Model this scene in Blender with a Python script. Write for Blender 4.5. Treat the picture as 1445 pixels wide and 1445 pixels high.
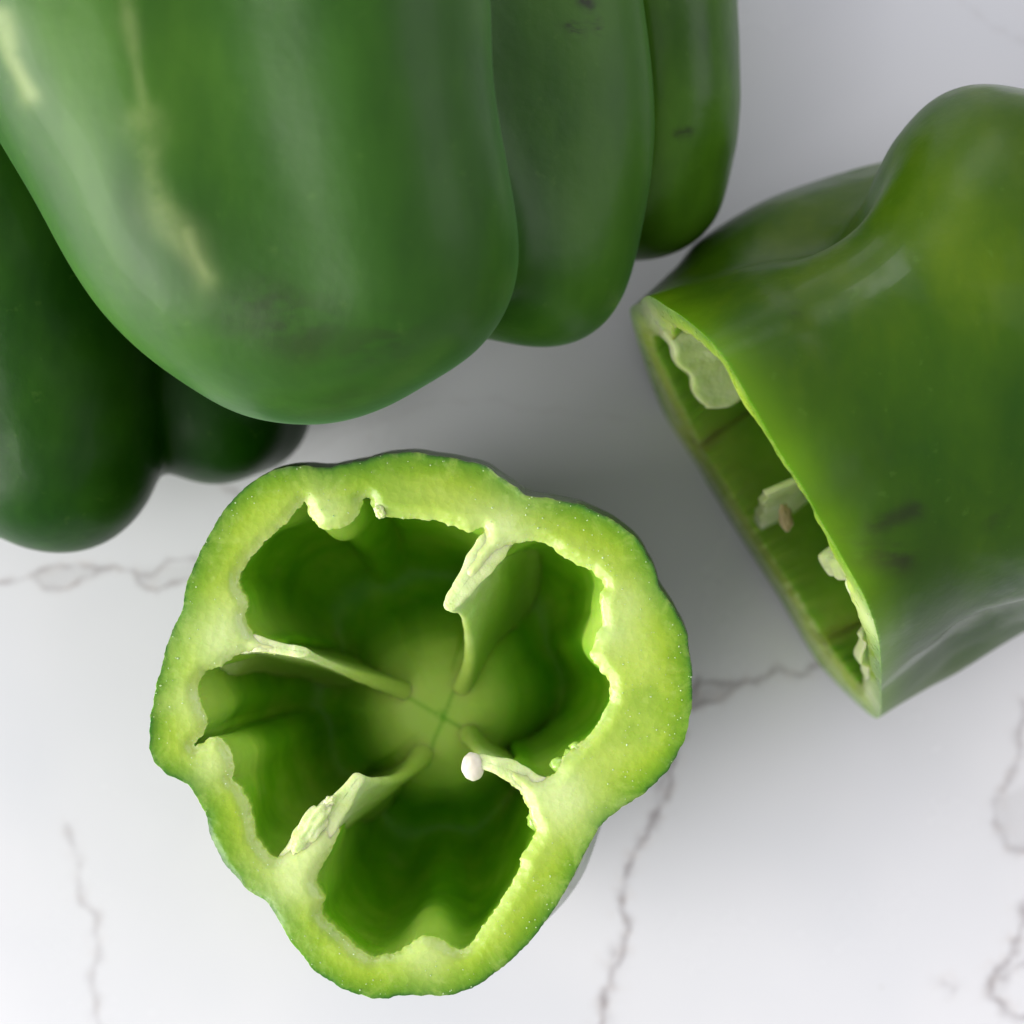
import bpy, bmesh, math, random
import numpy as np
from mathutils import Vector, geometry
random.seed(7); rng = np.random.default_rng(7)
S = bpy.context.scene
for o in list(bpy.data.objects): bpy.data.objects.remove(o)

# ------------------------------------------------------------------ camera, light, exposure (lengths in cm, built at 1 cm = 0.01)
CM = 0.01
HC = 38.0            # camera height above the counter
FP = 3040.0          # focal length in photo pixels (photo 1445 px wide)
cam = bpy.data.cameras.new('camera'); co = bpy.data.objects.new('camera', cam); S.collection.objects.link(co)
co.location = (0, 0, HC*CM); co.rotation_euler = (0, 0, 0)
cam.sensor_width = 36; cam.lens = 36*FP/1445; cam.clip_start = 0.01; cam.clip_end = 20
cam.dof.use_dof = True; cam.dof.focus_distance = (HC-5.9)*CM; cam.dof.aperture_fstop = 10
S.camera = co
w = bpy.data.worlds.new('World'); S.world = w; w.use_nodes = True
w.node_tree.nodes['Background'].inputs[0].default_value = (0.97, 0.96, 1.0, 1)
w.node_tree.nodes['Background'].inputs[1].default_value = 0.50
def area(name, az, el, dist, sx, sy, power, col):
    l = bpy.data.lights.new(name, 'AREA'); l.shape = 'RECTANGLE'; l.size = sx*CM; l.size_y = sy*CM
    l.energy = power; l.color = col
    o = bpy.data.objects.new(name, l); S.collection.objects.link(o)
    a, e = math.radians(az), math.radians(el)
    d = Vector((math.cos(a)*math.cos(e), math.sin(a)*math.cos(e), math.sin(e)))
    o.location = d*dist*CM
    o.rotation_euler = d.to_track_quat('Z', 'Y').to_euler()
    return o
area('window_light', 207, 38, 170, 150, 110, 28.0, (1.0, 0.985, 0.95))
area('low_fill_light', 196, 13, 170, 150, 55, 34.0, (1.0, 0.985, 0.95))  # added low fill lamp, no seen source, brightens the left-facing flanks
area('room_light', 25, 36, 180, 190, 100, 11.5, (0.95, 0.93, 1.0))
area('far_window_light', 110, 30, 190, 160, 90, 10.0, (0.95, 0.93, 1.0))
S.view_settings.view_transform = 'Standard'; S.view_settings.look = 'None'
S.view_settings.exposure = -0.08; S.view_settings.gamma = 1.0
S.render.engine = 'CYCLES'

# ------------------------------------------------------------------ helpers
def P(px, py, z):
    k = (HC-z)/FP
    return np.array([(px-722.5)*k, -(py-722.5)*k, z])
def PX(p):                                     # point(s) in cm -> photo pixels
    p = np.asarray(p, float); k = FP/(HC-p[..., 2])
    return np.stack([722.5+p[..., 0]*k, 722.5-p[..., 1]*k], -1)
def closed_spline(pts, n):
    pts = np.asarray(pts, float); m = len(pts)
    d = np.linalg.norm(np.roll(pts, -1, 0)-pts, axis=1)**0.5; T = np.concatenate([[0], np.cumsum(d)])
    def tt(i): return T[i % m] + T[-1]*(i//m)
    out = []
    us = np.linspace(0, T[-1], n, endpoint=False)
    for u in us:
        i = int(np.searchsorted(T, u, 'right')-1); i = min(i, m-1)
        p0, p1, p2, p3 = pts[(i-1) % m], pts[i], pts[(i+1) % m], pts[(i+2) % m]
        t0, t1, t2, t3 = tt(i-1), tt(i), tt(i+1), tt(i+2)
        a1 = (t1-u)/(t1-t0)*p0+(u-t0)/(t1-t0)*p1; a2 = (t2-u)/(t2-t1)*p1+(u-t1)/(t2-t1)*p2; a3 = (t3-u)/(t3-t2)*p2+(u-t2)/(t3-t2)*p3
        b1 = (t2-u)/(t2-t0)*a1+(u-t0)/(t2-t0)*a2; b2 = (t3-u)/(t3-t1)*a2+(u-t1)/(t3-t1)*a3
        out.append((t2-u)/(t2-t1)*b1+(u-t1)/(t2-t1)*b2)
    return np.array(out)
def resample_closed(pts, n):
    p = np.vstack([pts, pts[:1]]); d = np.concatenate([[0], np.cumsum(np.linalg.norm(np.diff(p, axis=0), axis=1))])
    u = np.linspace(0, d[-1], n, endpoint=False)
    return np.stack([np.interp(u, d, p[:, k]) for k in range(p.shape[1])], 1)
def open_spline(pts, n):
    pts = np.asarray(pts, float)
    e = np.vstack([2*pts[0]-pts[1], pts, 2*pts[-1]-pts[-2]]); m = len(pts)-1; out = []
    for u in np.linspace(0, m, n):
        i = min(int(u), m-1); t = u-i; p0, p1, p2, p3 = e[i:i+4]
        out.append(0.5*((2*p1)+(-p0+p2)*t+(2*p0-5*p1+4*p2-p3)*t*t+(-p0+3*p1-3*p2+p3)*t**3))
    return np.array(out)
def smooth_closed(p, it):
    p = p.copy()
    for _ in range(it): p = 0.5*p+0.25*(np.roll(p, 1, 0)+np.roll(p, -1, 0))
    return p
def noise1(n, octs, amp=1.0, fall=0.5, seed=0):  # periodic noise
    r = np.random.default_rng(seed); x = np.linspace(0, 2*np.pi, n, endpoint=False); y = np.zeros(n); a = amp
    for f in octs:
        for _ in range(3): y += a/2*np.sin((f+r.integers(0, max(2, f//3)))*x+r.uniform(0, 6.28))
        a *= fall
    return y
def seg_dist(q, line):                          # distance from points to a polyline
    line = np.asarray(line, float); best = np.full(len(q), 1e9)
    for a, b in zip(line[:-1], line[1:]):
        ab = b-a; t = np.clip(((q-a)@ab)/(ab@ab+1e-12), 0, 1)
        best = np.minimum(best, np.linalg.norm(q-(a+t[:, None]*ab), axis=1))
    return best
def sm(x, a, b):
    t = np.clip((x-a)/(b-a), 0, 1); return t*t*(3-2*t)
def inside(q, poly):
    x, y = q[:, 0], q[:, 1]; c = np.zeros(len(q), bool); n = len(poly)
    for i in range(n):
        x1, y1 = poly[i]; x2, y2 = poly[(i+1) % n]
        if y1 == y2: continue
        m = ((y1 > y) != (y2 > y)) & (x < (x2-x1)*(y-y1)/(y2-y1)+x1); c ^= m
    return c
def mesh_obj(name, V, F, mats, parent=None, fm=None, attrs=None, smooth=True):
    V = np.asarray(V, float)*CM
    me = bpy.data.meshes.new(name); me.from_pydata([tuple(v) for v in V], [], [tuple(int(i) for i in f) for f in F])
    for m in (mats if isinstance(mats, (list, tuple)) else [mats]): me.materials.append(m)
    if fm is not None: me.polygons.foreach_set('material_index', np.asarray(fm, np.int32))
    if smooth: me.polygons.foreach_set('use_smooth', np.ones(len(me.polygons), bool))
    for k, a in (attrs or {}).items():
        at = me.attributes.new(k, 'FLOAT', 'POINT'); at.data.foreach_set('value', np.asarray(a, np.float32))
    me.update(); me.validate()
    o = bpy.data.objects.new(name, me); S.collection.objects.link(o)
    if parent is not None: o.parent = parent; o.location = -Vector(parent.location)
    return o
def thing(name, loc, label, cat, group=None):
    o = bpy.data.objects.new(name, None); S.collection.objects.link(o); o.location = Vector([float(c) for c in loc])*CM
    o.empty_display_size = 0.01; o['label'] = label; o['category'] = cat
    if group: o['group'] = group
    return o
def grid_faces(nr, nc, wrap=True, off=0, flip=False):
    F = []
    for i in range(nr-1):
        for j in range(nc if wrap else nc-1):
            a, b = off+i*nc+j, off+i*nc+(j+1) % nc; c, d = b+nc, a+nc
            F.append((a, d, c, b) if flip else (a, b, c, d))
    return F

# ------------------------------------------------------------------ materials
class NT:
    def __init__(s, name):
        s.m = bpy.data.materials.new(name); s.m.use_nodes = True; s.t = s.m.node_tree; s.b = s.t.nodes['Principled BSDF']
        s.tc = s.t.nodes.new('ShaderNodeTexCoord')
    def n(s, ty, **k):
        x = s.t.nodes.new(ty)
        for a, v in k.items(): setattr(x, a, v)
        return x
    def l(s, a, b): s.t.links.new(a, b)
    def noise(s, scale, detail=3, rough=0.5, dist=0.0, stretch=None, vec=None):
        x = s.n('ShaderNodeTexNoise'); x.inputs['Scale'].default_value = scale; x.inputs['Detail'].default_value = detail
        x.inputs['Roughness'].default_value = rough; x.inputs['Distortion'].default_value = dist
        v = vec or s.tc.outputs['Object']
        if stretch:
            mp = s.n('ShaderNodeMapping'); mp.inputs['Rotation'].default_value = stretch[0]; mp.inputs['Scale'].default_value = stretch[1]
            s.l(v, mp.inputs[0]); v = mp.outputs[0]
        s.l(v, x.inputs['Vector']); return x.outputs['Fac']
    def ramp(s, fac, stops):
        r = s.n('ShaderNodeValToRGB'); e = r.color_ramp.elements
        while len(e) < len(stops): e.new(0.5)
        for el, (p, c) in zip(e, stops): el.position = p; el.color = (*c, 1) if len(c) == 3 else c
        s.l(fac, r.inputs[0]); return r.outputs[0]
    def mr(s, fac, a, b, c=0.0, d=1.0):
        r = s.n('ShaderNodeMapRange'); r.interpolation_type = 'SMOOTHSTEP'
        for i, v in enumerate((a, b, c, d)): r.inputs[i+1].default_value = v
        s.l(fac, r.inputs[0]); return r.outputs[0]
    def mix(s, fac, a, b, mode='MIX'):
        x = s.n('ShaderNodeMix', data_type='RGBA', blend_type=mode)
        for sock, v in ((x.inputs[0], fac), (x.inputs[6], a), (x.inputs[7], b)):
            if isinstance(v, (int, float)): sock.default_value = v
            elif isinstance(v, tuple): sock.default_value = (*v, 1)
            else: s.l(v, sock)
        return x.outputs[2]
    def math(s, op, a, b=0.0):
        x = s.n('ShaderNodeMath', operation=op)
        for sock, v in zip(x.inputs, (a, b)):
            if isinstance(v, (int, float)): sock.default_value = v
            else: s.l(v, sock)
        return x.outputs[0]
    def attr(s, name):
        a = s.n('ShaderNodeAttribute'); a.attribute_name = name; return a.outputs['Fac']
    def bump(s, h, dist, strength=1.0, nrm=None):
        b = s.n('ShaderNodeBump'); b.inputs['Distance'].default_value = dist; b.inputs['Strength'].default_value = strength
        s.l(h, b.inputs['Height'])
        if nrm is not None: s.l(nrm, b.inputs['Normal'])
        return b.outputs[0]
    def set(s, **k):
        for a, v in k.items():
            i = s.b.inputs[a.replace('_', ' ')]
            if isinstance(v, (int, float)): i.default_value = v
            elif isinstance(v, tuple): i.default_value = v if len(v) != 3 or i.type == 'VECTOR' else (*v, 1)
            else: s.l(v, i)
        return s
def sss(t, weight, radius_cm, scale=1.0):
    t.set(Subsurface_Weight=weight); t.b.inputs['Subsurface Radius'].default_value = tuple(r*CM for r in radius_cm); t.b.inputs['Subsurface Scale'].default_value = scale

def skin_mat(name, dark, mid, light, rot=(0, 0, 0), rough=0.34, seed=0.0, sw=0.35, wet=0.0, spec=0.26, sheen=0.0):
    t = NT(name)
    mp = t.n('ShaderNodeMapping'); mp.inputs['Location'].default_value = (seed, seed*1.7, -seed); t.l(t.tc.outputs['Object'], mp.inputs[0]); v = mp.outputs[0]
    n1 = t.noise(28, 4, 0.55, 0.4, (rot, (1, 0.32, 1)), v)
    n2 = t.noise(110, 3, 0.6, 0.2, (rot, (1, 0.5, 1)), v)
    n3 = t.noise(12, 2, 0.5, 0.6, None, v)
    f = t.math('ADD', t.math('ADD', t.math('MULTIPLY', n1, 0.5), t.math('MULTIPLY', n2, 0.18)), t.math('MULTIPLY', n3, 0.32))
    col = t.ramp(f, [(0.36, dark), (0.50, mid), (0.64, light)])
    spots = t.mr(t.noise(420, 2, 0.6, 0, None, v), 0.66, 0.74)
    col = t.mix(t.math('MULTIPLY', spots, 0.13), col, (0.10, 0.20, 0.03))
    col = t.mix(t.math('MULTIPLY', t.attr('pale'), t.mr(t.noise(90, 4, 0.65, 0.3, None, v), 0.25, 0.62, 0.35, 1.25)), col, (0.42, 0.50, 0.20))
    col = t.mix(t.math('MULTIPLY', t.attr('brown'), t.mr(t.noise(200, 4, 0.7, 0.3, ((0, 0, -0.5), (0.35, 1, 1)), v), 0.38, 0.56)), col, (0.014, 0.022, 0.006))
    col = t.mix(t.math('MULTIPLY', t.attr('rim'), 0.5), col, (0.17, 0.36, 0.004))  # glow of light through the flesh, painted as yellow-green skin beside the cut
    rg = t.math('ADD', rough-0.05, t.math('MULTIPLY', t.noise(60, 3, 0.6, 0, None, v), 0.12))
    nb = t.bump(t.noise(75, 3, 0.5, 0, None, v), 0.0010, 0.35)
    nb = t.bump(t.noise(900, 2, 0.5, 0, None, v), 0.00006, 0.5, nb)
    t.set(Base_Color=col, Roughness=rg, Normal=nb, Coat_Weight=(t.math('MULTIPLY', t.mr(t.noise(38, 3, 0.55, 0.4, None, v), 0.52, 0.62), wet) if wet else 0.03), Coat_Roughness=0.07, Specular_IOR_Level=spec, Sheen_Weight=sheen, Sheen_Roughness=0.45, Sheen_Tint=(0.45, 1.0, 0.45))
    sss(t, sw, (0.10, 0.22, 0.03))
    return t.m

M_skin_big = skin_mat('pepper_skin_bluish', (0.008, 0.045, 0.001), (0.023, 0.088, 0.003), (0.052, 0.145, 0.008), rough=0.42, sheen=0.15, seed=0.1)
M_skin_shaded = skin_mat('pepper_skin_shaded', (0.003, 0.026, 0.0003), (0.007, 0.046, 0.0005), (0.024, 0.095, 0.003), rough=0.36, spec=0.18, wet=0.15, seed=0.5)  # base colour darkened to carry the shade under the large pepper
M_skin_yel = skin_mat('pepper_skin_yellowish', (0.020, 0.070, 0.003), (0.065, 0.170, 0.008), (0.12, 0.26, 0.020), rough=0.30, wet=0.3, seed=0.9)
M_skin_cut = skin_mat('pepper_skin_glossy', (0.008, 0.044, 0.0005), (0.029, 0.080, 0.0006), (0.074, 0.132, 0.0008), rough=0.32, wet=0.45, seed=1.3)

def flesh_mat(name, d0, d1):
    t = NT(name); v = t.tc.outputs['Object']
    d = t.attr('dout')
    col = t.ramp(t.math('MULTIPLY', d, t.math('ADD', 0.35, t.math('MULTIPLY', t.noise(80, 3, 0.6), 1.3))),
                 [(0.0, d0), (0.022, d1), (0.06, (0.10, 0.25, 0.001)), (0.18, (0.18, 0.34, 0.003)), (0.36, (0.31, 0.46, 0.020)), (0.65, (0.40, 0.54, 0.068))])
    cells = t.n('ShaderNodeTexVoronoi'); cells.inputs['Scale'].default_value = 900; t.l(v, cells.inputs['Vector'])
    col = t.mix(t.math('MULTIPLY', t.mr(t.noise(150, 5, 0.7, 0.5), 0.46, 0.64), 0.26), col, (0.48, 0.62, 0.12))
    col = t.mix(t.math('MULTIPLY', t.mr(t.noise(70, 3, 0.6), 0.50, 0.64), 0.45), col, (0.17, 0.34, 0.008))
    col = t.mix(t.math('MULTIPLY', t.mr(t.noise(520, 3, 0.7), 0.56, 0.70), 0.10), col, (0.60, 0.72, 0.30))
    col = t.mix(t.math('MULTIPLY', t.math('MULTIPLY', t.attr('pale'), t.mr(t.noise(120, 4, 0.6), 0.25, 0.55, 0.55, 1.0)), 0.9), col, (0.62, 0.73, 0.32))
    nb = t.bump(t.noise(160, 3, 0.5), 0.0005, 0.25)
    nb = t.bump(cells.outputs['Distance'], 0.00016, 0.45, nb)
    nb = t.bump(t.noise(2600, 2, 0.5), 0.00005, 0.6, nb)
    t.set(Base_Color=col, Roughness=t.math('ADD', 0.18, t.math('MULTIPLY', t.noise(500, 2, 0.5), 0.25)), Normal=nb, Coat_Weight=0.25, Coat_Roughness=0.12)
    sss(t, 0.6, (0.10, 0.18, 0.04))
    return t.m
def lining_mat():
    t = NT('pepper_inner_lining')
    col = t.ramp(t.noise(70, 4, 0.6, 0.3), [(0.34, (0.10, 0.33, 0.003)), (0.52, (0.17, 0.44, 0.006)), (0.68, (0.28, 0.53, 0.03))])
    col = t.mix(t.math('MULTIPLY', t.mr(t.noise(110, 3, 0.6), 0.64, 0.72), 0.22), col, (0.34, 0.46, 0.12))
    col = t.mix(t.attr('pale'), col, (0.50, 0.66, 0.12))
    cells = t.n('ShaderNodeTexVoronoi'); cells.inputs['Scale'].default_value = 420; t.l(t.tc.outputs['Object'], cells.inputs['Vector'])
    nb = t.bump(cells.outputs['Distance'], 0.0003, 0.30); nb = t.bump(t.noise(90, 3, 0.5), 0.0012, 0.35, nb)
    t.set(Base_Color=col, Roughness=0.46, Normal=nb, Specular_IOR_Level=0.28)
    sss(t, 0.8, (0.30, 0.60, 0.06))
    return t.m
def rib_mat(name, a, b, tip):
    t = NT(name)
    col = t.ramp(t.noise(190, 4, 0.65, 0.3), [(0.35, a), (0.65, b)])
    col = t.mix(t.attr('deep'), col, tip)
    nb = t.bump(t.noise(330, 4, 0.65), 0.0008, 0.6); nb = t.bump(t.noise(1500, 2, 0.5), 0.0001, 0.6, nb)
    t.set(Base_Color=col, Roughness=0.42, Normal=nb)
    sss(t, 0.8, (0.16, 0.22, 0.08))
    return t.m
M_flesh = flesh_mat('pepper_flesh_cut', (0.008, 0.05, 0.001), (0.04, 0.15, 0.001)); M_flesh_side = flesh_mat('pepper_flesh_cut_side', (0.12, 0.28, 0.001), (0.12, 0.28, 0.001)); M_lining = lining_mat()
M_rib = rib_mat('pepper_rib', (0.54, 0.66, 0.24), (0.68, 0.77, 0.42), (0.40, 0.53, 0.08))
def simple(name, col, rough, ss=0.0, **k):
    t = NT(name); c = t.ramp(t.noise(260, 3, 0.6), [(0.3, tuple(x*0.85 for x in col)), (0.7, tuple(min(1, x*1.1) for x in col))])
    t.set(Base_Color=c, Roughness=rough, Normal=t.bump(t.noise(500, 3, 0.6), 0.00008, 0.4), **k)
    if ss: sss(t, ss, (0.12, 0.12, 0.08))
    return t.m
M_seed = simple('seed_coat', (0.74, 0.69, 0.58), 0.35, 0.5)
M_ves = simple('flesh_vesicle', (0.36, 0.56, 0.10), 0.16, 0.7, Coat_Weight=0.5, Coat_Roughness=0.08)
tw = NT('water_bead'); tw.set(Base_Color=(0.95, 1.0, 0.95), Roughness=0.03, IOR=1.33, Transmission_Weight=1.0); tw.set(Base_Color=(0.70, 0.85, 0.5), Transmission_Weight=0.35, Roughness=0.08, Specular_IOR_Level=0.9); M_bead = tw.m

# ------------------------------------------------------------------ marble counter
def fract_line(pts, it=4, amp=0.14, seed=1):
    r = np.random.default_rng(seed); p = np.array(pts, float)
    for k in range(it):
        q = [p[0]]
        for a, b in zip(p[:-1], p[1:]):
            L = np.linalg.norm(b-a); nrm = np.array([-(b-a)[1], (b-a)[0]])/(L+1e-9)
            q += [(a+b)/2+nrm*r.normal()*amp*L, b]
        p = np.array(q)
    return p
def build_counter():
    f = np.linspace(-12, 12, 700); o = np.array([-150, -80, -45, -28, -18, -14]); xs = np.concatenate([o, f, -o[::-1]])
    n = len(xs); X, Y = np.meshgrid(xs, xs); V = np.stack([X.ravel(), Y.ravel(), np.zeros(n*n)], 1)
    q = np.stack([722.5+V[:, 0]*FP/HC, 722.5-V[:, 1]*FP/HC], 1); vein = np.zeros(len(q)); patch = np.zeros(len(q)); rust = np.zeros(len(q))
    near = np.abs(V[:, :2]).max(1) < 12; qi = q[near]
    # polylines in photo pixels: points, width, strength
    L = [([(-60, 822), (0, 822), (45, 812), (70, 800), (165, 799), (195, 812), (230, 797), (262, 788), (330, 782), (430, 770)], 3.2, .55),
         ([(45, 812), (60, 828), (88, 832), (120, 815), (165, 799)], 3.0, .55),
         ([(188, 803), (200, 825), (222, 834), (245, 822), (275, 812), (330, 806)], 3.0, .5),
         ([(305, 670), (320, 690), (345, 700)], 5, .35),
         ([(95, 1165), (105, 1200), (112, 1250), (135, 1290), (138, 1340), (130, 1395), (140, 1445), (150, 1520)], 5.5, .33),
         ([(975, 975), (1000, 962), (1050, 962), (1085, 952), (1150, 940), (1240, 930)], 4.5, .75),
         ([(975, 1000), (1010, 990), (1050, 962)], 4.5, .7),
         ([(985, 960), (960, 1040), (945, 1090), (935, 1130), (915, 1180), (885, 1225), (878, 1290), (880, 1335), (862, 1370), (850, 1445), (840, 1520)], 5.0, .75),
         ([(940, 1090), (930, 1150), (920, 1165)], 6, .55), ([(868, 1345), (858, 1400), (852, 1440)], 9, .35),
         ([(1445, 990), (1438, 1040), (1430, 1085), (1410, 1120), (1402, 1160), (1420, 1195), (1470, 1215)], 6, .42),
         ([(1445, 1275), (1440, 1310), (1425, 1350), (1400, 1380), (1398, 1405), (1425, 1430), (1450, 1436)], 7, .6),
         ([(1395, 1380), (1420, 1378), (1445, 1360)], 5, .45), ([(1330, 1385), (1345, 1395)], 8, .35),
         ([(1340, -60), (1380, 20), (1500, 90)], 4, .1),
         ([(430, 640), (520, 600), (700, 560), (900, 600)], 3, .08)]
    vi = np.zeros(len(qi)); ru = np.zeros(len(qi))
    Q = qi; VI, RU = vi, ru
    for k, (pts, wd, st) in enumerate(L):
        ln = fract_line(pts, 4, 0.085, 30+k); bb = (Q[:, 0] > ln[:, 0].min()-35) & (Q[:, 0] < ln[:, 0].max()+35) & (Q[:, 1] > ln[:, 1].min()-35) & (Q[:, 1] < ln[:, 1].max()+35)
        qi = Q[bb]; vi, ru = VI[bb], RU[bb]; d = seg_dist(qi, ln)
        wob = 0.75+0.5*np.sin(qi[:, 1]*0.11+k)*np.sin(qi[:, 0]*0.13+2*k)
        g = np.exp(-(d/(wd*1.15*np.clip(wob, .35, 1.4)))**1.6); vi = np.maximum(vi, st*.9*g); ru = np.maximum(ru, st*np.exp(-(d/(wd*2.6))**2))
        VI[bb] = vi; RU[bb] = ru
    qi = Q; vi, ru = VI, RU
    pa = np.zeros(len(qi))
    for pts, st in (([(45, 812), (70, 800), (165, 799), (130, 812), (88, 832), (60, 828)], .42), ([(188, 803), (240, 797), (290, 790), (330, 795), (275, 812), (222, 834), (200, 825)], .28),
                    ([(970, 985), (1000, 962), (1050, 962), (1010, 990), (975, 1000)], .75), ([(1445, 1110), (1410, 1125), (1402, 1165), (1425, 1198), (1480, 1210), (1500, 1110)], .35),
                    ([(1398, 1385), (1430, 1365), (1420, 1400), (1405, 1410)], .3)):
        poly = resample_closed(np.array(pts, float), 60); lo, hi = poly.min(0)-20, poly.max(0)+20; bb = ((Q > lo) & (Q < hi)).all(1); qi = Q[bb]
        ins = inside(qi, poly); d = seg_dist(qi, np.vstack([poly, poly[:1]]))
        pa[bb] = np.maximum(pa[bb], st*np.where(ins, sm(d, -1, 6)*.5+.5, np.exp(-(d/4)**2)*.5))
    qi = Q
    vein[near] = vi; rust[near] = ru; patch[near] = pa
    t = NT('white_quartz_marble'); t_v = t.attr('vein'); t_p = t.attr('patch'); t_r = t.attr('rust')
    col = t.ramp(t.noise(14, 3, 0.5), [(0.35, (0.655, 0.665, 0.70)), (0.65, (0.725, 0.725, 0.75))])
    col = t.mix(t.math('MULTIPLY', t.mr(t.noise(45, 4, 0.6, 0.6), 0.56, 0.78), 0.18), col, (0.66, 0.66, 0.69))
    brk = t.mr(t.noise(190, 5, 0.75), 0.34, 0.60, 0.42, 1.35)
    col = t.mix(t.math('MULTIPLY', t_p, t.mr(t.noise(200, 4, 0.6), 0.25, 0.65, 0.6, 1.0)), col, (0.46, 0.45, 0.46))
    col = t.mix(t.math('MULTIPLY', t.math('MULTIPLY', t_r, t.mr(t.noise(420, 3, 0.7), 0.45, 0.65)), 0.40), col, (0.52, 0.43, 0.37))
    col = t.mix(t.math('MULTIPLY', t_v, brk), col, (0.27, 0.24, 0.25))
    sp = t.mr(t.noise(330, 2, 0.5), 0.745, 0.79); col = t.mix(t.math('MULTIPLY', sp, 0.55), col, (0.45, 0.42, 0.38))
    t.set(Base_Color=col, Roughness=t.math('ADD', 0.20, t.math('MULTIPLY', t.noise(35, 4, 0.6), 0.12)), Normal=t.bump(t.noise(600, 2, 0.5), 0.00003, 0.3))
    sss(t, 0.0, (0.1, 0.1, 0.1))
    ob = mesh_obj('countertop', V, grid_faces(n, n, wrap=False), t.m, attrs=dict(vein=vein, patch=patch, rust=rust))
    ob['kind'] = 'structure'; ob['label'] = 'white quartz countertop with thin grey brown veins'
build_counter()

# ------------------------------------------------------------------ whole peppers: lobes fused smoothly
def lobe_pepper(name, lobes, centre, mat, parent, k=0.45, nu=440, nv=340, marks=None, axis=(0, 1, 0), soft=130):
    """lobes: list of (p0, r0, p1, r1) round cones in cm."""
    c = np.array(centre, float)
    az = np.linspace(0, 2*np.pi, nu, endpoint=False); el = np.linspace(0, np.pi, nv+2)[1:-1]
    ax = np.array(axis, float); ax /= np.linalg.norm(ax); a = np.cross(ax, [0, 0, 1.0]); a /= np.linalg.norm(a); b = np.cross(ax, a)
    E, A = np.meshgrid(el, az, indexing='ij')
    D = (np.cos(E)[..., None]*ax+np.sin(E)[..., None]*(np.cos(A)[..., None]*a+np.sin(A)[..., None]*b)).reshape(-1, 3)
    D = np.vstack([D, ax[None], -ax[None]])
    def sdf(p):
        ds = []
        for lobe in lobes:
            best = None
            for p0, r0, p1, r1 in lobe:
                ba = p1-p0; pa = p-p0; h = np.clip((pa@ba)/(ba@ba), 0, 1); w_ = pa-h[:, None]*ba
                d_ = np.sqrt((w_*w_).sum(1))-(r0+(r1-r0)*h); best = d_ if best is None else np.minimum(best, d_)
            ds.append(best)
        ds = np.array(ds); m = ds.min(0)
        return m-k*np.log(np.exp(-(ds-m)/k).sum(0))
    # outermost root by marching inwards
    R = np.full(len(D), 14.0)
    for _ in range(24):
        s = sdf(c+D*R[:, None]); R = np.maximum(R-0.8*s, 0.3)
    V = c+D*R[:, None]
    def proj(V, n):
        for _ in range(n):
            s = sdf(V); e = 0.02; G = np.stack([sdf(V+np.eye(3)[i]*e)-s for i in range(3)], 1)/e
            V = V-G*(s/np.maximum((G*G).sum(1), .2))[:, None]
        return V
    def relax(V, it, w_=.5):
        g = V[:nv*nu].reshape(nv, nu, 3).copy()
        for _ in range(it):
            up_ = np.vstack([np.broadcast_to(V[-2], (1, nu, 3)), g[:-1]]); dn = np.vstack([g[1:], np.broadcast_to(V[-1], (1, nu, 3))])
            g = g*(1-w_)+w_*.25*(np.roll(g, 1, 1)+np.roll(g, -1, 1)+up_+dn)
        return np.vstack([g.reshape(-1, 3), V[-2:]])
    for _ in range(4): V = proj(relax(V, 10), 1)
    V = relax(V, soft, .9)
    nn = V-c; nn = nn/np.linalg.norm(nn, axis=1)[:, None]; rr_ = np.random.default_rng(len(lobes)*7+int(c[0]*10) % 50); dsp = np.zeros(len(V))
    for fr, am in ((.8, .05), (1.5, .03), (2.8, .012), (5.5, .004)):
        for _ in range(4):
            w_ = rr_.normal(0, 1, 3); w_ = w_/np.linalg.norm(w_)*fr; w_ = w_-ax*(w_@ax)*.6; dsp += am*.6*np.sin(V@w_+rr_.uniform(0, 6.28))
    V = V+nn*dsp[:, None]
    F = grid_faces(nv, nu, True, 0, True); N = nv*nu
    F += [(N, (j+1) % nu, j) for j in range(nu)][:0]
    F += [(N, j, (j+1) % nu) for j in range(nu)]
    F += [(N+1, (nv-1)*nu+(j+1) % nu, (nv-1)*nu+j) for j in range(nu)]
    pale = np.zeros(len(V)); brown = np.zeros(len(V)); q = PX(V); up = V[:, 2] > c[2]-1.0
    for kind, pts, wd, st in (marks or []):
        d = seg_dist(q, np.array(pts, float)); wv = wd*(1+.25*np.sin(q[:, 1]*.045)); g = st*np.exp(-(d/wv)**2)*up
        if kind == 'pale': pale = np.maximum(pale, g)
        else: brown = np.maximum(brown, g)
    return mesh_obj(name, V, F, mat, parent, attrs=dict(pale=pale, brown=brown, rim=np.zeros(len(V))))
def CH(*pts):
    """a lobe as a chain of round cones through (px, py, z, r) stations, splined"""
    q = open_spline(np.array([[*P(x, y, z), r] for x, y, z, r in pts]), 3*(len(pts)-1)+1)
    return [(a[:3], a[3], b[:3], b[3]) for a, b in zip(q[:-1], q[1:])]

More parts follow.
